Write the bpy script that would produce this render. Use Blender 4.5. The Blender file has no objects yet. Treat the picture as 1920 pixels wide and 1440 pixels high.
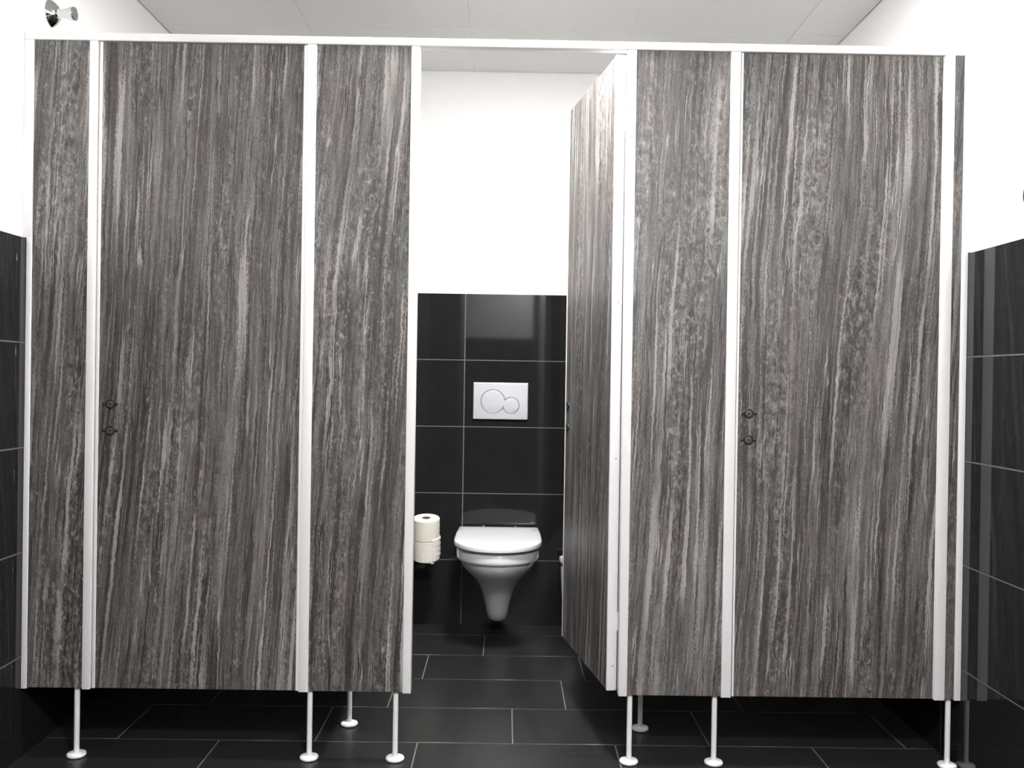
import bpy, bmesh, math
from mathutils import Vector, Matrix

scene = bpy.context.scene
COL = scene.collection

# ---------------------------------------------------------------- camera
R3 = Vector((0.99986446, -0.00632778, 0.01519925))      # right
U3 = Vector((-0.01516903, 0.00479662, 0.99987344))      # up
F3 = Vector((0.00639989, 0.99996848, -0.00469998))      # forward
cam_data = bpy.data.cameras.new('camera')
cam_data.sensor_fit = 'HORIZONTAL'
cam_data.sensor_width = 36.0
cam_data.lens = 36.0 * 1749.8 / 1920.0
cam_data.clip_start = 0.02
cam_data.clip_end = 50
cam = bpy.data.objects.new('camera', cam_data)
COL.objects.link(cam)
m = Matrix((R3, U3, -F3)).transposed().to_4x4()
m.translation = Vector((0, -2.677, 1.106))
cam.matrix_world = m
scene.camera = cam

# ---------------------------------------------------------------- world, exposure
world = bpy.data.worlds.new('world')
scene.world = world
world.use_nodes = True
world.node_tree.nodes['Background'].inputs[0].default_value = (0.9, 0.95, 1, 1)
world.node_tree.nodes['Background'].inputs[1].default_value = 0.0
vs = scene.view_settings
scene.display_settings.display_device = 'sRGB'
vs.view_transform = 'Standard'
vs.look = 'None'
vs.gamma = 1.0
vs.use_curve_mapping = False
vs.exposure = 3.7
scene.cycles.max_bounces = 10
scene.cycles.diffuse_bounces = 6
LAMP_MAIN = 17.5       # emission strength of the lamp in front of the open cubicle
LAMP_REAR = 19.5        # emission strength of the lamp further back in the room

# ---------------------------------------------------------------- dimensions
XL, XR, YB = -1.377, 1.324, 1.527        # tile faces
PL, PR, PB = -1.389, 1.3345, 1.539       # plaster faces
YF, ZC, ZT = -2.86, 2.492, 1.489         # rear wall, ceiling, top of the tiles
ZB, ZTOP = 0.2025, 2.057                 # panel bottom and top

# ---------------------------------------------------------------- materials
MATS = {}

def new_mat(name):
    mt = bpy.data.materials.new(name)
    mt.use_nodes = True
    nt = mt.node_tree
    return mt, nt, nt.nodes['Principled BSDF']

def N(nt, typ, **kw):
    n = nt.nodes.new(typ)
    for k, v in kw.items():
        setattr(n, k, v)
    return n

def simple(name, col, rough, metal=0.0, var=0.04, scale=30.0, bump=0.0, coat=0.0, rvar=0.0, spec=0.5):
    mt, nt, b = new_mat(name)
    tc = N(nt, 'ShaderNodeTexCoord')
    nz = N(nt, 'ShaderNodeTexNoise')
    nz.inputs['Scale'].default_value = scale
    nz.inputs['Detail'].default_value = 4
    nt.links.new(tc.outputs['Object'], nz.inputs['Vector'])
    mx = N(nt, 'ShaderNodeMix', data_type='RGBA')
    mx.inputs[6].default_value = (*[c * (1 - var) for c in col], 1)
    mx.inputs[7].default_value = (*[min(1, c * (1 + var)) for c in col], 1)
    nt.links.new(nz.outputs[0], mx.inputs[0])
    nt.links.new(mx.outputs[2], b.inputs['Base Color'])
    b.inputs['Roughness'].default_value = rough
    if rvar:
        mr = N(nt, 'ShaderNodeMapRange')
        mr.inputs[3].default_value = rough - rvar
        mr.inputs[4].default_value = rough + rvar
        nt.links.new(nz.outputs[0], mr.inputs[0])
        nt.links.new(mr.outputs[0], b.inputs['Roughness'])
    b.inputs['Metallic'].default_value = metal
    b.inputs['Coat Weight'].default_value = coat
    b.inputs['Specular IOR Level'].default_value = spec
    if bump:
        bp = N(nt, 'ShaderNodeBump')
        bp.inputs['Strength'].default_value = bump
        bp.inputs['Distance'].default_value = 0.002
        nt.links.new(nz.outputs[0], bp.inputs['Height'])
        nt.links.new(bp.outputs[0], b.inputs['Normal'])
    MATS[name] = mt
    return mt

simple('white_plaster', (0.87, 0.87, 0.865), 0.75, var=0.015, scale=120, bump=0.12)
simple('ceiling_board', (0.90, 0.895, 0.88), 0.85, var=0.03, scale=260, bump=0.15)
simple('ceiling_void', (0.12, 0.12, 0.12), 0.9)
simple('dark_wall_tile', (0.0135, 0.0138, 0.014), 0.045, var=0.2, scale=14, rvar=0.008, spec=0.34)
simple('dark_floor_tile', (0.018, 0.0185, 0.0185), 0.32, var=0.3, scale=40, rvar=0.05, bump=0.05)
simple('grout', (0.135, 0.135, 0.13), 0.8, var=0.25, scale=25)
simple('white_profile', (0.87, 0.86, 0.87), 0.35, var=0.012, scale=8)
simple('white_leg', (0.89, 0.89, 0.89), 0.3, var=0.02, scale=20)
simple('ceramic', (0.84, 0.84, 0.85), 0.08, var=0.008, scale=6, coat=0.5)
simple('white_plastic', (0.82, 0.82, 0.84), 0.22, var=0.01, scale=8)
simple('satin_chrome', (0.62, 0.63, 0.66), 0.36, metal=0.75, var=0.02, scale=60)
simple('chrome', (0.62, 0.62, 0.605), 0.06, metal=1.0, var=0.01)
simple('dark_plastic', (0.012, 0.013, 0.012), 0.4, var=0.1)
simple('grey_metal', (0.11, 0.115, 0.10), 0.45, metal=0.4, var=0.08, scale=90)
simple('screw_metal', (0.28, 0.28, 0.28), 0.4, metal=0.8)
simple('toilet_paper', (0.80, 0.765, 0.68), 0.95, var=0.05, scale=70, bump=0.4)
simple('loose_paper', (0.82, 0.80, 0.77), 0.95, var=0.03, scale=70, bump=0.3)
simple('cardboard', (0.20, 0.12, 0.07), 0.9, var=0.15, scale=60)
simple('door_paint', (0.45, 0.45, 0.45), 0.5, var=0.03)
simple('anthracite', (0.02, 0.02, 0.022), 0.5)

def emissive(name, col, strength):
    mt, nt, b = new_mat(name)
    b.inputs['Base Color'].default_value = (0.8, 0.8, 0.8, 1)
    b.inputs['Emission Color'].default_value = (*col, 1)
    b.inputs['Emission Strength'].default_value = strength
    MATS[name] = mt
emissive('lamp_glass', (1.0, 0.985, 0.97), LAMP_MAIN)
emissive('lamp_glass_rear', (1.0, 0.985, 0.97), LAMP_REAR)

def stone_laminate():
    """grey travertine / driftwood laminate with upright streaks, blotches and thin veins"""
    mt, nt, b = new_mat('stone_laminate')
    L = nt.links.new
    tc = N(nt, 'ShaderNodeTexCoord')
    sep = N(nt, 'ShaderNodeSeparateXYZ')
    L(tc.outputs['Object'], sep.inputs[0])

    def math_(op, a, c=None, clamp=False):
        n = N(nt, 'ShaderNodeMath', operation=op)
        n.use_clamp = clamp
        for i, v in enumerate((a, c)):
            if v is None:
                continue
            if isinstance(v, (int, float)):
                n.inputs[i].default_value = v
            else:
                L(v, n.inputs[i])
        return n.outputs[0]

    def noise(x, z, sx, sz, seed, detail=4, rough=0.55, dist=0.0):
        cb = N(nt, 'ShaderNodeCombineXYZ')
        L(math_('MULTIPLY', x, sx), cb.inputs[0])
        cb.inputs[1].default_value = seed
        L(math_('MULTIPLY', z, sz), cb.inputs[2])
        nz = N(nt, 'ShaderNodeTexNoise')
        nz.inputs['Scale'].default_value = 1.0
        nz.inputs['Detail'].default_value = detail
        nz.inputs['Roughness'].default_value = rough
        nz.inputs['Distortion'].default_value = dist
        L(cb.outputs[0], nz.inputs['Vector'])
        return nz.outputs[0]

    def ramp(v, lo, hi, a=0.0, c=1.0):
        mr = N(nt, 'ShaderNodeMapRange')
        mr.interpolation_type = 'SMOOTHSTEP'
        mr.inputs[1].default_value = lo
        mr.inputs[2].default_value = hi
        mr.inputs[3].default_value = a
        mr.inputs[4].default_value = c
        L(v, mr.inputs[0])
        return mr.outputs[0]

    # side faces follow the depth so a panel edge is not smeared
    x0 = math_('ADD', sep.outputs[0], math_('MULTIPLY', sep.outputs[1], 0.6))
    z0 = sep.outputs[2]
    # slow lean and bend of the grain, then small wobble
    w1 = math_('MULTIPLY', math_('SUBTRACT', noise(x0, z0, 1.2, 0.42, 3.1, 2), 0.5), 0.15)
    w2 = math_('MULTIPLY', math_('SUBTRACT', noise(x0, z0, 14, 6, 7.7, 3), 0.5), 0.013)
    w3 = math_('MULTIPLY', math_('SUBTRACT', noise(x0, z0, 70, 50, 9.7, 2), 0.5), 0.008)
    xs = math_('ADD', math_('ADD', x0, w1), math_('ADD', w2, w3))
    lean = math_('SUBTRACT', xs, math_('MULTIPLY', z0, 0.05))
    broad = noise(lean, z0, 16, 0.9, 11.3, 4, 0.6)
    streak = noise(lean, z0, 58, 1.0, 1.9, 5, 0.60)
    fine = noise(lean, z0, 190, 9.0, 5.3, 4, 0.6)
    xm = math_('ADD', x0, math_('ADD', w1, w2))
    mott = noise(xm, z0, 74, 36, 21.0, 5, 0.60, 0.8)
    mask = ramp(noise(lean, z0, 10, 1.0, 33.0, 3), 0.45, 0.62)
    # streaky and mottled values, both broken up by a small grain
    grain = noise(xm, z0, 260, 120, 71.0, 3, 0.65)
    gd = math_('SUBTRACT', grain, 0.5)
    s = math_('ADD', math_('MULTIPLY', streak, 0.60), math_('MULTIPLY', fine, 0.40))
    t = math_('ADD', math_('MULTIPLY', mott, 0.70), math_('MULTIPLY', fine, 0.30))
    mix = N(nt, 'ShaderNodeMix', data_type='FLOAT')
    L(mask, mix.inputs[0]); L(s, mix.inputs[2]); L(t, mix.inputs[3])
    val = math_('ADD', math_('MULTIPLY', mix.outputs[0], 0.80), math_('MULTIPLY', broad, 0.20))
    val = math_('ADD', val, math_('MULTIPLY', gd, 0.22))
    cr = N(nt, 'ShaderNodeValToRGB')
    els = cr.color_ramp.elements
    els[0].position = 0.32; els[0].color = (0.024, 0.021, 0.020, 1)
    els[1].position = 0.78; els[1].color = (0.47, 0.458, 0.445, 1)
    for p, c in ((0.42, (0.068, 0.062, 0.059)), (0.49, (0.128, 0.119, 0.114)),
                 (0.55, (0.205, 0.195, 0.188)), (0.63, (0.33, 0.32, 0.312))):
        e = els.new(p); e.color = (*[q * 0.80 for q in c], 1)
    L(val, cr.inputs[0])

    def overlay(prev, fac, strength, col):
        mm = N(nt, 'ShaderNodeMix', data_type='RGBA')
        L(math_('MULTIPLY', fac, strength, True), mm.inputs[0])
        L(prev, mm.inputs[6])
        mm.inputs[7].default_value = (*col, 1)
        return mm.outputs[2]

    LIGHT, DARK = (0.445, 0.43, 0.42), (0.030, 0.027, 0.026)
    c_ = cr.outputs[0]
    # ragged upright light and dark streaks
    n1 = math_('ADD', noise(lean, z0, 50, 0.7, 41.0, 4, 0.55), math_('MULTIPLY', gd, 0.13))
    g1 = ramp(noise(lean, z0, 11, 2.2, 44.0, 2), 0.38, 0.58)
    c_ = overlay(c_, math_('MULTIPLY', ramp(n1, 0.550, 0.590), g1), 0.66, LIGHT)
    n2 = math_('ADD', noise(lean, z0, 58, 0.6, 81.0, 4, 0.55), math_('MULTIPLY', gd, 0.11))
    g2 = ramp(noise(lean, z0, 12, 1.8, 84.0, 2), 0.38, 0.56)
    c_ = overlay(c_, math_('MULTIPLY', ramp(n2, 0.435, 0.40), g2), 0.76, DARK)
    # short flecks in the mottled zones
    f1 = noise(xm, z0, 88, 44, 91.0, 3, 0.6, 0.7)
    gm = math_('ADD', math_('MULTIPLY', mask, 0.8), 0.2)
    c_ = overlay(c_, math_('MULTIPLY', ramp(f1, 0.585, 0.65), gm), 0.45, LIGHT)
    c_ = overlay(c_, math_('MULTIPLY', ramp(f1, 0.42, 0.35), gm), 0.50, DARK)
    # thin bright veins and hairline cracks
    v1 = math_('ABSOLUTE', math_('SUBTRACT', noise(lean, z0, 26, 0.7, 47.0, 3), 0.5))
    gate1 = ramp(noise(lean, z0, 20, 3.0, 49.0, 2), 0.48, 0.60)
    c_ = overlay(c_, math_('MULTIPLY', ramp(v1, 0.0, 0.014, 1.0, 0.0), gate1), 0.60, (0.50, 0.49, 0.48))
    v2 = math_('ABSOLUTE', math_('SUBTRACT', noise(lean, z0, 22, 0.45, 51.0, 4, 0.6), 0.48))
    gate2 = ramp(noise(lean, z0, 15, 1.5, 54.0, 2), 0.40, 0.50)
    c_ = overlay(c_, math_('MULTIPLY', ramp(v2, 0.002, 0.016, 1.0, 0.0), gate2), 0.92, DARK)
    # faint warm and cool patches
    m3 = N(nt, 'ShaderNodeMix', data_type='RGBA', blend_type='MULTIPLY')
    tint = N(nt, 'ShaderNodeMix', data_type='RGBA')
    L(ramp(noise(x0, z0, 9, 5, 61.0, 3), 0.40, 0.62), tint.inputs[0])
    tint.inputs[6].default_value = (0.98, 1.0, 0.99, 1)
    tint.inputs[7].default_value = (1.03, 0.975, 0.965, 1)
    m3.inputs[0].default_value = 1.0
    L(c_, m3.inputs[6]); L(tint.outputs[2], m3.inputs[7])
    L(m3.outputs[2], b.inputs['Base Color'])
    L(ramp(val, 0.35, 0.7, 0.46, 0.36), b.inputs['Roughness'])
    bp = N(nt, 'ShaderNodeBump')
    bp.inputs['Strength'].default_value = 0.12
    bp.inputs['Distance'].default_value = 0.001
    L(val, bp.inputs['Height']); L(bp.outputs[0], b.inputs['Normal'])
    MATS['stone_laminate'] = mt
stone_laminate()

# ---------------------------------------------------------------- mesh helpers
def box(bm, x0, x1, y0, y1, z0, z1, mi=0, bev=0.0, seg=1):
    vs_ = [bm.verts.new((x, y, z)) for z in (z0, z1) for y in (y0, y1) for x in (x0, x1)]
    idx = ((0, 2, 3, 1), (4, 5, 7, 6), (0, 1, 5, 4), (2, 6, 7, 3), (0, 4, 6, 2), (1, 3, 7, 5))
    fs = []
    for f in idx:
        fc = bm.faces.new([vs_[i] for i in f])
        fc.material_index = mi
        fs.append(fc)
    if bev:
        es = list({e for f in fs for e in f.edges})
        r = bmesh.ops.bevel(bm, geom=es, offset=bev, segments=seg, affect='EDGES', profile=0.5)
        for f in r['faces']:
            f.material_index = mi
    return fs

def lathe(bm, prof, n=32, M=None, mi=0, closed=False, smooth=True):
    """prof: (radius, height) pairs, spun about local Z; M maps local to mesh space"""
    M = M or Matrix()
    rings = []
    for r, h in prof:
        if r < 1e-6:
            rings.append([bm.verts.new(M @ Vector((0, 0, h)))])
        else:
            rings.append([bm.verts.new(M @ Vector((r * math.cos(2 * math.pi * k / n), r * math.sin(2 * math.pi * k / n), h))) for k in range(n)])
    pairs = list(zip(rings, rings[1:]))
    if closed:
        pairs.append((rings[-1], rings[0]))
    for a, b_ in pairs:
        for k in range(n):
            k2 = (k + 1) % n
            if len(a) == 1 and len(b_) == 1:
                continue
            if len(a) == 1:
                q = [a[0], b_[k], b_[k2]][::-1]
            elif len(b_) == 1:
                q = [a[k], a[k2], b_[0]]
            else:
                q = [a[k], a[k2], b_[k2], b_[k]]
            f = bm.faces.new(q)
            f.material_index = mi
            f.smooth = smooth

def loft(bm, sections, mi=0, cap0=True, cap1=True, smooth=True):
    rings = [[bm.verts.new(p) for p in s] for s in sections]
    n = len(rings[0])
    for a, b_ in zip(rings, rings[1:]):
        for k in range(n):
            k2 = (k + 1) % n
            f = bm.faces.new((a[k], a[k2], b_[k2], b_[k]))
            f.material_index = mi
            f.smooth = smooth
    if cap0:
        bm.faces.new(rings[0][::-1]).smooth = smooth
    if cap1:
        bm.faces.new(rings[-1]).smooth = smooth

def obj(name, bm, mat, parent=None, offset=None, recalc=True):
    """link one mesh; under an Empty, 'offset' is the parent's place when the mesh is in world coordinates"""
    if recalc:
        bmesh.ops.recalc_face_normals(bm, faces=bm.faces[:])
    me = bpy.data.meshes.new(name)
    bm.to_mesh(me)
    bm.free()
    me.set_sharp_from_angle(angle=math.radians(38))
    for mm in (mat if isinstance(mat, (list, tuple)) else [mat]):
        me.materials.append(MATS[mm])
    o = bpy.data.objects.new(name, me)
    COL.objects.link(o)
    if parent:
        o.parent = parent
        if offset is not None:
            o.location = -Vector(offset)
    return o

def thing(name, label, cat, loc=(0, 0, 0), rotz=0.0, group=None):
    o = bpy.data.objects.new(name, None)
    o.empty_display_size = 0.05
    COL.objects.link(o)
    o.location = loc
    o.rotation_euler = (0, 0, rotz)
    tag(o, label, cat, group)
    return o

def tag(o, label, cat, group=None):
    o['label'] = label
    o['category'] = cat
    if group:
        o['group'] = group

def structure(name, bm, mats, label=None):
    o = obj(name, bm, mats)
    o['kind'] = 'structure'
    return o

B = bmesh.new

# ---------------------------------------------------------------- room shell
J = 0.0042     # joint width

def tile_spans(start, step, lo, hi):
    """(a, b) tile intervals between lo and hi with joints centred at start + k*step"""
    k0 = math.floor((lo - start) / step)
    out, k = [], k0
    while start + k * step < hi:
        a = max(lo, start + k * step + J / 2)
        b_ = min(hi, start + (k + 1) * step - J / 2)
        if b_ - a > 0.004:
            out.append((a, b_))
        k += 1
    return out

ROWS = tile_spans(ZT + J / 2, 0.3, 0.0, ZT)

# back wall
bm = B()
box(bm, PL - 0.1, PR + 0.1, PB, PB + 0.1, -0.05, 2.6, 0)
box(bm, PL, PR, YB + 0.0012, PB, 0, ZT - 0.0005, 2)
for a, b_ in tile_spans(-0.1874, 0.6, XL, XR):
    for c, d in ROWS:
        box(bm, a, b_, YB, YB + 0.008, c, d, 1, 0.0006)
structure('wall_back', bm, ['white_plaster', 'dark_wall_tile', 'grout'])
# left wall
bm = B()
box(bm, PL - 0.1, PL, YF - 0.1, PB, -0.05, 2.6, 0)
box(bm, PL, XL - 0.0012, YF, YB, 0, ZT - 0.0005, 2)
for a, b_ in tile_spans(-0.05, 0.6, YF, YB):
    a, b_ = a - 0.0012, b_ + 0.0012      # tighter upright joints
    for c, d in ROWS:
        box(bm, XL - 0.008, XL, a, b_, c, d, 1, 0.0006)
structure('wall_left', bm, ['white_plaster', 'dark_wall_tile', 'grout'])
# right wall
bm = B()
box(bm, PR, PR + 0.1, YF - 0.1, PB, -0.05, 2.6, 0)
box(bm, XR + 0.0012, PR, YF, YB, 0, ZT - 0.0005, 2)
for a, b_ in tile_spans(0.12, 0.6, YF, YB):
    for c, d in ROWS:
        box(bm, XR, XR + 0.008, a, b_, c, d, 1, 0.0006)
structure('wall_right', bm, ['white_plaster', 'dark_wall_tile', 'grout'])
# rear wall behind the photographer, with a doorway
DX0, DX1, DZ = 0.30, 1.20, 2.05
bm = B()
box(bm, PL, DX0, YF - 0.12, YF - 0.012, -0.05, 2.6, 0)
box(bm, DX1, PR, YF - 0.12, YF - 0.012, -0.05, 2.6, 0)
box(bm, DX0, DX1, YF - 0.12, YF - 0.012, DZ, 2.6, 0)
for x0, x1 in ((PL, DX0 - 0.06), (DX1 + 0.06, PR)):
    box(bm, x0, x1, YF - 0.012, YF - 0.0012, 0, ZT - 0.0005, 2)
    for a, b_ in tile_spans(-0.4, 0.6, x0, x1):
        for c, d in ROWS:
            box(bm, a, b_, YF - 0.008, YF, c, d, 1, 0.0006)
structure('wall_front', bm, ['white_plaster', 'dark_wall_tile', 'grout'])
bm = B()
box(bm, DX0 + 0.002, DX1 - 0.002, YF - 0.10, YF - 0.06, 0.004, DZ - 0.002, 0)
o = structure('door_1', bm, ['door_paint'])
bm = B()
box(bm, DX0 - 0.055, DX0, YF - 0.011, YF + 0.006, 0.001, DZ + 0.055, 0, 0.002)
box(bm, DX1, DX1 + 0.055, YF - 0.011, YF + 0.006, 0.001, DZ + 0.055, 0, 0.002)
box(bm, DX0, DX1, YF - 0.011, YF + 0.006, DZ, DZ + 0.055, 0, 0.002)
structure('trim_1', bm, ['anthracite'])
# floor: running bond of dark 600 x 300 tiles
bm = B()
box(bm, PL, PR, YF - 0.1, PB, -0.05, -0.0010, 1)
Y0 = 1.354
seam = {-1: 0.1305, 0: -0.0752, 1: -0.2927, 2: -0.3822, 3: 0.0364, 4: -0.2526}
for j in range(-1, 15):
    y1 = Y0 - 0.3 * j
    y0 = max(YF - 0.1, y1 - 0.3)
    y1 = min(y1, YB)
    s = seam.get(j, -0.2526 + (0.21 * j) % 0.6)
    for a, b_ in tile_spans(s, 0.6, XL, XR):
        box(bm, a, b_, y0 + J / 2, y1 - J / 2, -0.02, 0.0, 0, 0.0006)
structure('floor', bm, ['dark_floor_tile', 'grout'])
# suspended ceiling of 625 mm boards
bm = B()
box(bm, PL, PR, YF - 0.1, PB, ZC + 0.03, ZC + 0.09, 1)
J_keep, J = J, 0.004
for a, b_ in tile_spans(-0.163, 0.64, PL + 0.004, PR - 0.004):
    for c, d in tile_spans(1.032, 0.64, YF, PB - 0.004):
        box(bm, a, b_, c, d, ZC, ZC + 0.016, 0, 0.0010)
J = J_keep
box(bm, PL + 0.006, PR - 0.006, YF, PB - 0.006, ZC + 0.0022, ZC + 0.02, 0)
structure('ceiling', bm, ['ceiling_board', 'ceiling_void'])

# ---------------------------------------------------------------- cubicle front: fixed panels, posts, legs
TH = 0.028      # board thickness
YP = 0.004      # front face of boards behind the face of the posts

def leg_parts(parent, off, x, y, ztop=ZB + 0.004):
    bm = B()
    lathe(bm, [(0, ztop), (0.0072, ztop), (0.0078, ztop - 0.012), (0.0078, 0.011), (0, 0.011)], 20, Matrix.Translation((x, y, 0)))
    lg = obj('leg', bm, 'white_leg', parent, off)
    bm = B()
    lathe(bm, [(0, 0.0), (0.0225, 0.0), (0.0262, 0.0025), (0.0272, 0.006), (0.0255, 0.0098), (0.020, 0.0122), (0.0115, 0.0132), (0, 0.0134)],
          28, Matrix.Translation((x, y, 0)))
    ft = obj('foot', bm, 'white_leg', lg)
    return lg

def front_panel(label, bx0, bx1, posts, legs):
    cx = (bx0 + bx1) / 2
    P = (cx, YP + TH / 2, 0)
    t = thing('cubicle_panel', label, 'partition panel', P, 0, 'fixed front panels of the cubicles')
    bm = B()
    box(bm, bx0 - 0.004, bx1 + 0.004, YP, YP + TH, ZB, ZTOP, 0, 0.0006)
    obj('board', bm, 'stone_laminate', t, P)
    for p in posts:
        bm = B()
        if len(p) == 2:
            box(bm, p[0], p[1], 0.0, 0.034, ZB - 0.0028, ZTOP - 0.0003, 0, 0.0014, 2)
        else:
            # wall profile notched round the edge of the wall tiles
            a, b_, side = p
            if side < 0:
                box(bm, XL + 0.0004, b_, 0.0, 0.034, ZB - 0.0028, ZT + 0.003, 0, 0.0012, 2)
                box(bm, PL + 0.0004, b_, 0.0, 0.034, ZT + 0.002, ZTOP - 0.0003, 0, 0.0012, 2)
            else:
                box(bm, a, XR - 0.0004, 0.0, 0.034, ZB - 0.0028, ZT + 0.003, 0, 0.0012, 2)
                box(bm, a, PR - 0.0004, 0.0, 0.034, ZT + 0.002, ZTOP - 0.0003, 0, 0.0012, 2)
        obj('post', bm, 'white_profile', t, P)
    for x in legs:
        leg_parts(t, P, x, 0.0205)
    return t

front_panel('narrow grey stone-pattern panel at the left wall, beside the left closed door',
            -1.3615, -1.2030, [(None, -1.3613, -1), (-1.2030, -1.1797)], [-1.2239])
front_panel('grey stone-pattern panel on two legs between left closed door and open cubicle',
            -0.5557, -0.2848, [(-0.5828, -0.5557), (-0.2848, -0.2602)], [-0.5531, -0.3051])
front_panel('grey stone-pattern panel on two legs between open cubicle and right closed door',
            0.3612, 0.6320, [(0.3362, 0.3612), (0.6320, 0.6605)], [0.3722, 0.6181])
front_panel('sliver of grey stone-pattern panel at the right wall, beside the right closed door',
            1.2775, 1.3050, [(1.2475, 1.2775), (1.3050, None, 1)], [1.2970])

bm = B()
box(bm, PL + 0.0004, PR - 0.0004, -0.001, 0.033, ZTOP, 2.0792, 0, 0.0022, 3)
o = obj('top_rail', bm, 'white_profile')
tag(o, 'long white rail along the top of all the cubicle fronts', 'rail')

# partitions between the cubicles (only their rear legs show below the fronts)
def partition(label, x, ly):
    P = (x, 0.78, 0)
    t = thing('cubicle_partition', label, 'partition panel', P, 0, 'dividing walls between the cubicles')
    bm = B()
    # built lying along local x, then turned, so that the grain runs upright
    box(bm, -0.743, 0.745, -TH / 2, TH / 2, ZB, ZTOP - 0.001, 0, 0.0006)
    o = obj('board', bm, 'stone_laminate', t)
    o.rotation_euler = (0, 0, math.pi / 2)
    leg_parts(t, P, x, ly)
    return t
partition('dividing panel behind the left front panel, on one leg set back in shadow', -0.4814, 0.286)
partition('dividing panel behind the right front panel, on one leg set back in shadow', 0.4417, 0.279)

# ---------------------------------------------------------------- doors
def rosette(parent, x, z):
    """dark lock rosette with two screw ears, grey inner disc and key hole"""
    M = Matrix.Translation((x, 0, z)) @ Matrix.Rotation(math.pi / 2, 4, 'X')
    bm = B()
    lathe(bm, [(0.0092, 0.0), (0.0138, 0.0), (0.0138, 0.0024), (0.0122, 0.0038), (0.0098, 0.0038), (0.0092, 0.0026)], 32, M, closed=True)
    for s in (-1, 1):
        Me = Matrix.Translation((x + s * 0.0182, 0, z)) @ Matrix.Rotation(math.pi / 2, 4, 'X')
        lathe(bm, [(0, 0), (0.0042, 0), (0.0042, 0.0022), (0.0030, 0.0030), (0, 0.0032)], 16, Me)
        a, c = sorted((x + s * 0.0125, x + s * 0.0165))
        box(bm, a, c, -0.0020, 0.0, z - 0.0022, z + 0.0022, 0)
    ro = obj('lock_rosette', bm, 'dark_plastic', parent)
    bm = B()
    lathe(bm, [(0.0030, 0.0016), (0.0030, 0.0030), (0.0060, 0.0033), (0.0092, 0.0024), (0.0092, 0.0001), (0.0030, 0.0001)], 28, M, closed=True)
    obj('lock_disc', bm, 'grey_metal', ro)
    bm = B()
    lathe(bm, [(0, 0.0002), (0.0031, 0.0002), (0.0031, 0.0018), (0, 0.0018)], 16, M)
    obj('key_hole', bm, 'dark_plastic', ro)

def door(label, loc, rotz, W, lipL, lipR, hinge_side_parts=False, grain=(0.0, 0.0)):
    """door in its own coordinates: x from -W to 0 (hinge), outer face at y = 0"""
    t = thing('cubicle_door', label, 'door', loc, rotz, 'cubicle doors')
    bm = B()
    gx, gz = grain      # which stretch of the laminate sheet this leaf was cut from
    box(bm, -W + 0.003 + gx, -0.003 + gx, 0.0, TH, ZB + 0.0005 + gz, ZTOP - 0.003 + gz, 0, 0.0006)
    obj('door_leaf', bm, 'stone_laminate', t, (gx, 0, gz))
    bm = B()
    box(bm, -W, -W + lipL, -0.0015, TH + 0.0015, ZB - 0.0002, ZTOP - 0.002, 0, 0.0016, 2)
    obj('edge_profile', bm, 'white_profile', t)
    bm = B()
    box(bm, -lipR, 0.0, -0.0015, TH + 0.0015, ZB - 0.0002, ZTOP - 0.002, 0, 0.0030 if hinge_side_parts else 0.0016, 3)
    hp = obj('edge_profile', bm, 'white_profile', t)
    for z in (1.0185, 0.9425):
        rosette(t, -W + LOCK, z)
    if hinge_side_parts:
        for z in (1.335, 0.880, 0.275):
            M = Matrix.Translation((0.0, 0.017, z)) @ Matrix.Rotation(math.pi / 2, 4, 'Y')
            bm = B()
            lathe(bm, [(0, -0.001), (0.0021, -0.001), (0.0021, 0.0004), (0.0012, 0.0010), (0, 0.0010)], 14, M)
            obj('screw', bm, 'screw_metal', hp)
        for zc in (0.405, 1.86):
            M = Matrix.Translation((0.001, TH + 0.0035, zc))
            bm = B()
            lathe(bm, [(0, -0.026), (0.0040, -0.026), (0.0040, 0.020), (0.0048, 0.021), (0.0048, 0.026), (0, 0.026)], 16, M)
            obj('hinge', bm, 'white_leg', t)
    return t
LOCK = 0.043
door('closed grey stone-pattern door on the left, with two dark lock rosettes', (-0.5832, YP + 0.001, 0), 0, 0.5925, 0.0092, 0.0092, grain=(-3.10, 0.7))
LOCK = 0.0370
door('closed grey stone-pattern door on the right, with two dark lock rosettes', (1.2471, YP + 0.001, 0), 0, 0.5840, 0.0062, 0.0024, grain=(4.35, -2.2))
LOCK = 0.040
door('middle cubicle door standing open inward, grey stone pattern with white hinge edge', (0.3072, 0.038, 0), math.radians(-80.6), 0.590, 0.009, 0.010, True, grain=(7.4, 1.9))

# ---------------------------------------------------------------- toilet
TX = -0.0235

def dsec(w, ys, yf, yb, z, n=28, p=2.0, zf=None):
    """D-shaped outline: back edge at yb, straight sides to ys, rounded front at yf (zf: height at the front)"""
    pts = []
    for k in range(n + 1):
        a = math.pi * k / n
        cx_, sx_ = math.cos(a), math.sin(a)
        x = w * math.copysign(abs(cx_) ** (2 / p), cx_)
        y = ys - (ys - yf) * abs(sx_) ** (2 / p)
        f = (yb - y) / max(1e-6, yb - yf)
        pts.append(Vector((TX + x, y, z if zf is None else z + (zf - z) * f)))
    pts.append(Vector((TX - w, (ys + yb) / 2, z)))
    pts.append(Vector((TX - w * 0.97, yb, z)))
    pts.append(Vector((TX + w * 0.97, yb, z)))
    pts.append(Vector((TX + w, (ys + yb) / 2, z)))
    return pts

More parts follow.
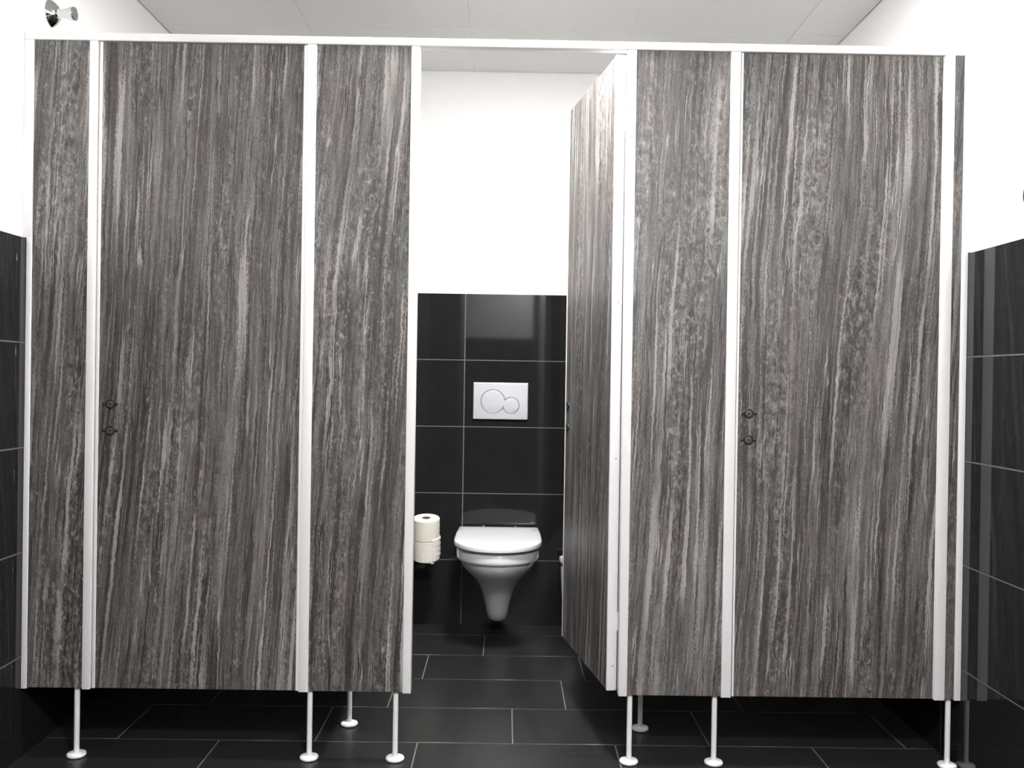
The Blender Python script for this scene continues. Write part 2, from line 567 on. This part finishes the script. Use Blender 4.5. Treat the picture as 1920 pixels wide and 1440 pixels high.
TP = (TX, 1.25, 0)
toilet = thing('toilet', 'white wall-hung toilet with closed lid in the open cubicle', 'toilet', TP)
bm = B()
yb = YB - 0.0006
secs = [(0.012, 1.42, 1.395, yb, 0.050), (0.030, 1.40, 1.365, yb, 0.056), (0.042, 1.385, 1.335, yb, 0.072), (0.0475, 1.375, 1.312, yb, 0.098),
        (0.054, 1.365, 1.285, yb, 0.135), (0.064, 1.350, 1.250, yb, 0.180), (0.079, 1.330, 1.205, yb, 0.226), (0.103, 1.300, 1.135, yb, 0.270),
        (0.130, 1.265, 1.066, yb, 0.304), (0.150, 1.235, 1.024, yb, 0.332), (0.159, 1.215, 1.008, yb, 0.354), (0.1635, 1.205, 1.006, yb, 0.3665),
        (0.1700, 1.200, 0.994, yb, 0.3690), (0.1722, 1.200, 0.989, yb, 0.3730), (0.1725, 1.200, 0.987, yb, 0.3800),
        (0.1728, 1.200, 0.986, yb, 0.4045), (0.1712, 1.200, 0.988, yb, 0.4090), (0.1670, 1.200, 0.993, yb, 0.4108)]
loft(bm, [dsec(*s) for s in secs])
bowl = obj('bowl', bm, 'ceramic', toilet, TP)
bm = B()
loft(bm, [dsec(0.143, 1.21, 1.030, 1.47, 0.4109), dsec(0.145, 1.21, 1.027, 1.47, 0.4190), dsec(0.143, 1.21, 1.030, 1.47, 0.4239)])
obj('seat', bm, 'white_plastic', toilet, TP)
bm = B()
lid = []
for ins, z in ((0.0040, 0.4240), (0.0008, 0.4252), (0.0, 0.4275), (0.0, 0.4400), (0.0010, 0.4440), (0.0035, 0.4465), (0.0080, 0.4478)):
    lid.append(dsec(0.1815 - ins, 1.195, 0.974 + ins, 1.488 - ins * 0.5, z, p=2.15))
for sc, z in ((0.8, 0.4490), (0.5, 0.4498), (0.2, 0.4502)):
    base = lid[6]
    c = Vector((TX, 1.25, 0))
    lid.append([Vector((c.x + (p.x - c.x) * sc, c.y + (p.y - c.y) * sc, z)) for p in base])
loft(bm, lid)
obj('lid', bm, 'white_plastic', toilet, TP)
for s in (-1, 1):
    bm = B()
    M = Matrix.Translation((TX + s * 0.075, 1.492, 0.430)) @ Matrix.Rotation(math.pi / 2, 4, 'Y')
    lathe(bm, [(0, -0.02), (0.0095, -0.02), (0.0105, -0.018), (0.0105, 0.018), (0.0095, 0.02), (0, 0.02)], 18, M)
    obj('lid_hinge', bm, 'chrome', toilet, TP)

# ---------------------------------------------------------------- flush plate
FX, FZ = -0.0232, 1.0090
FP = (FX, YB, FZ)
fl = thing('flush_plate', 'silver dual-button flush plate on the tiles above the toilet', 'flush plate', FP)
circles = ((-0.0578, 1.0072, 0.0535), (0.0238, 0.9895, 0.0365))
bm = B()
box(bm, FX - 0.1235, FX + 0.1235, YB - 0.0125, YB - 0.0002, FZ - 0.0825, FZ + 0.0825, 0, 0.003, 3)
plate = obj('plate', bm, 'satin_chrome', fl, FP)
cutters = []
for cx, cz, r in circles:
    bm = B()
    M = Matrix.Translation((cx, YB - 0.0070, cz)) @ Matrix.Rotation(math.pi / 2, 4, 'X')
    lathe(bm, [(0, 0), (r - 0.0015, 0), (r + 0.0030, 0.0075), (0, 0.0075)], 64, M)
    c = obj('cutter', bm, 'satin_chrome')
    md = plate.modifiers.new('cut', 'BOOLEAN')
    md.operation = 'DIFFERENCE'
    md.object = c
    md.solver = 'EXACT'
    cutters.append(c)
bpy.context.view_layer.update()
dg = bpy.context.evaluated_depsgraph_get()
nm = bpy.data.meshes.new_from_object(plate.evaluated_get(dg))
plate.modifiers.clear()
plate.data = nm
for pf in nm.polygons:
    pf.use_smooth = False
for c in cutters:
    bpy.data.objects.remove(c, do_unlink=True)
for cx, cz, r in circles:
    bm = B()
    M = Matrix.Translation((cx, YB - 0.0068, cz)) @ Matrix.Rotation(math.pi / 2, 4, 'X')
    lathe(bm, [(0, 0), (r - 0.0025, 0), (r - 0.0020, 0.0032), (r - 0.0030, 0.0042), (r * 0.7, 0.0045), (r * 0.35, 0.0044), (0, 0.0043)], 64, M)
    obj('flush_button', bm, 'satin_chrome', fl, FP)

# ---------------------------------------------------------------- toilet rolls on a wall spindle
RX, RY, RZ = -0.3345, 1.372, 0.3225
TILT = Matrix.Rotation(math.radians(10.0), 4, 'X')     # leans out towards the room at the top
RM = Matrix.Translation((RX, RY, RZ)) @ TILT
RH = 0.0935
bm = B()
box(bm, RX - 0.024, RX + 0.024, YB - 0.007, YB - 0.0004, 0.270, 0.345, 0, 0.002, 2)
hold = thing('toilet_roll_holder', 'low wall bracket that carries the two stacked toilet rolls', 'toilet roll holder', (RX, YB, 0.30))
HP = (RX, YB, 0.30)
obj('wall_plate', bm, 'chrome', hold, HP)
bm = B()
lathe(bm, [(0, 0.0), (0.0065, 0.0), (0.0065, 0.155), (0.004, 0.158), (0, 0.158)], 16, RM @ Matrix.Translation((0, 0, -0.006)))
lathe(bm, [(0, -0.0065), (0.020, -0.0065), (0.021, -0.004), (0.020, -0.0012), (0, -0.0012)], 24, RM)
a0 = RM @ Vector((0, 0, -0.005))
a1 = Vector((RX, YB - 0.006, 0.300))
dv = (a1 - a0)
Mq = Matrix.Translation(a0) @ dv.to_track_quat('Z', 'Y').to_matrix().to_4x4()
lathe(bm, [(0, 0), (0.006, 0), (0.006, dv.length), (0, dv.length)], 14, Mq)
obj('spindle', bm, 'chrome', hold, HP)

def roll(label, h0, R, flap):
    loc = RM @ Vector((0, 0, h0))
    t = thing('toilet_roll', label, 'toilet roll', loc, 0, 'toilet rolls on the wall spindle')
    Ml = TILT
    bm = B()
    ri = 0.0185
    prof = [(ri, 0.0015), (ri + 0.001, 0.0004), (R - 0.004, 0.0004), (R, 0.003)]
    prof += [(R + 0.0006 * math.sin(9.0 * k), 0.003 + (RH - 0.006) * k / 8) for k in range(1, 8)]
    prof += [(R, RH - 0.003), (R - 0.003, RH - 0.0004), (ri + 0.001, RH - 0.0004), (ri, RH - 0.0015)]
    lathe(bm, prof, 48, Ml, closed=True)
    obj('paper', bm, 'toilet_paper', t)
    bm = B()
    lathe(bm, [(0.0168, 0.001), (0.0184, 0.001), (0.0184, RH - 0.001), (0.0168, RH - 0.001)], 28, Ml, closed=True)
    obj('cardboard_core', bm, 'cardboard', t)
    if flap:
        # loose end of the paper, crumpled away from the roll on its right
        bm = B()
        rows, cols = 16, 10
        vv = []
        for i in range(rows + 1):
            zz = 0.002 + (RH + 0.010) * i / rows
            row = []
            for k in range(cols + 1):
                f = k / cols
                ang = math.radians(-58 + 70 * f)
                rr = R + 0.0012 + 0.0048 * f * (0.35 + 0.65 * math.sin(i * 0.9 + 1.7 * f) ** 2) * min(1, i / 3) + 0.0015 * f * math.sin(i * 2.1 + k)
                row.append(bm.verts.new(Ml @ Vector((rr * math.cos(ang), rr * math.sin(ang), zz))))
            vv.append(row)
        for i in range(rows):
            for k in range(cols):
                bm.faces.new((vv[i][k], vv[i][k + 1], vv[i + 1][k + 1], vv[i + 1][k])).smooth = True
        o = obj('loose_sheet', bm, 'loose_paper', t)
        md = o.modifiers.new('thickness', 'SOLIDIFY')
        md.thickness = 0.0006
    return t
roll('lower toilet roll with a crumpled loose end, under the other roll', 0.0, 0.0570, True)
roll('upper toilet roll showing its brown core, left of the toilet', RH, 0.0578, False)

# ---------------------------------------------------------------- toilet brush set behind the open door
BX, BY = 0.2970, 1.432
BP = (BX, BY, 0.08)
br = thing('toilet_brush_set', 'white toilet brush pot on the wall, mostly behind the open door', 'toilet brush', BP)
M = Matrix.Translation((BX, BY, 0))
bm = B()
lathe(bm, [(0, 0.130), (0.030, 0.130), (0.0355, 0.136), (0.0385, 0.160), (0.0415, 0.220), (0.0440, 0.288), (0.0425, 0.290), (0.0405, 0.284), (0.037, 0.17), (0, 0.150)], 36, M)
obj('pot', bm, 'white_plastic', br, BP)
bm = B()
lathe(bm, [(0, 0.296), (0.040, 0.296), (0.0450, 0.2985), (0.0500, 0.305), (0.0512, 0.318), (0.0495, 0.327), (0.044, 0.3305), (0, 0.332)], 36, M)
obj('cap', bm, 'white_plastic', br, BP)
bm = B()
lathe(bm, [(0, 0.155), (0.008, 0.155), (0.008, 0.470), (0.011, 0.480), (0.011, 0.52), (0.006, 0.527), (0, 0.528)], 20, M)
obj('handle', bm, 'white_plastic', br, BP)
bm = B()
box(bm, BX - 0.02, BX + 0.02, BY + 0.040, YB - 0.0004, 0.20, 0.27, 0, 0.002, 2)
obj('wall_bracket', bm, 'white_plastic', br, BP)

# ---------------------------------------------------------------- chrome knob high on the left wall
HK = (PL, 0.150, 2.1885)
hk = thing('wall_hook', 'chrome knob hook with domed round base high on the left wall', 'hook', HK)
M = Matrix.Translation(HK) @ Matrix.Rotation(math.pi / 2, 4, 'Y')
bm = B()
lathe(bm, [(0, 0.0003), (0.0400, 0.0003), (0.0405, 0.0030), (0.0385, 0.0065), (0.0340, 0.0120), (0.0275, 0.0185), (0.0200, 0.0235), (0.012, 0.0260), (0, 0.0265)], 48, M)
obj('base', bm, 'chrome', hk, HK)
bm = B()
lathe(bm, [(0, 0.020), (0.0150, 0.022), (0.0138, 0.030), (0.0138, 0.036), (0.0150, 0.046), (0.0180, 0.057), (0.0205, 0.064), (0.0210, 0.070), (0.0195, 0.0735), (0, 0.0745)], 40, M)
obj('knob', bm, 'chrome', hk, HK)

# dark fitting whose edge just enters the frame on the right wall
DK = (PR, -0.328, 1.597)
bm = B()
M = Matrix.Translation(DK) @ Matrix.Rotation(-math.pi / 2, 4, 'Y')
lathe(bm, [(0, 0.0003), (0.042, 0.0003), (0.043, 0.004), (0.041, 0.012), (0.036, 0.018), (0, 0.020)], 36, M)
o = obj('wall_fitting', bm, 'anthracite')
tag(o, 'dark round fitting on the right wall, cut off by the picture edge', 'wall fitting')

# ---------------------------------------------------------------- ceiling lamps
def lamp(label, x, y, glass, r=0.19):
    P = (x, y, ZC)
    t = thing('ceiling_lamp', label, 'ceiling lamp', P, 0, 'round ceiling lamps')
    M = Matrix.Translation(P)
    bm = B()
    lathe(bm, [(0, 0.0), (r + 0.008, 0.0), (r + 0.008, -0.022), (r, -0.024), (0, -0.024)], 48, M)
    obj('lamp_base', bm, 'white_profile', t, P)
    bm = B()
    lathe(bm, [(0, -0.0245), (r - 0.002, -0.0245), (r - 0.001, -0.028), (r * 0.96, -0.033), (r * 0.80, -0.036), (r * 0.4, -0.038), (0, -0.039)], 48, M)
    obj('diffuser', bm, glass, t, P)
lamp('round white ceiling lamp right above the front of the open cubicle', 0.08, 0.035, 'lamp_glass')
lamp('round white ceiling lamp near the entrance', 0.35, -2.5, 'lamp_glass_rear')
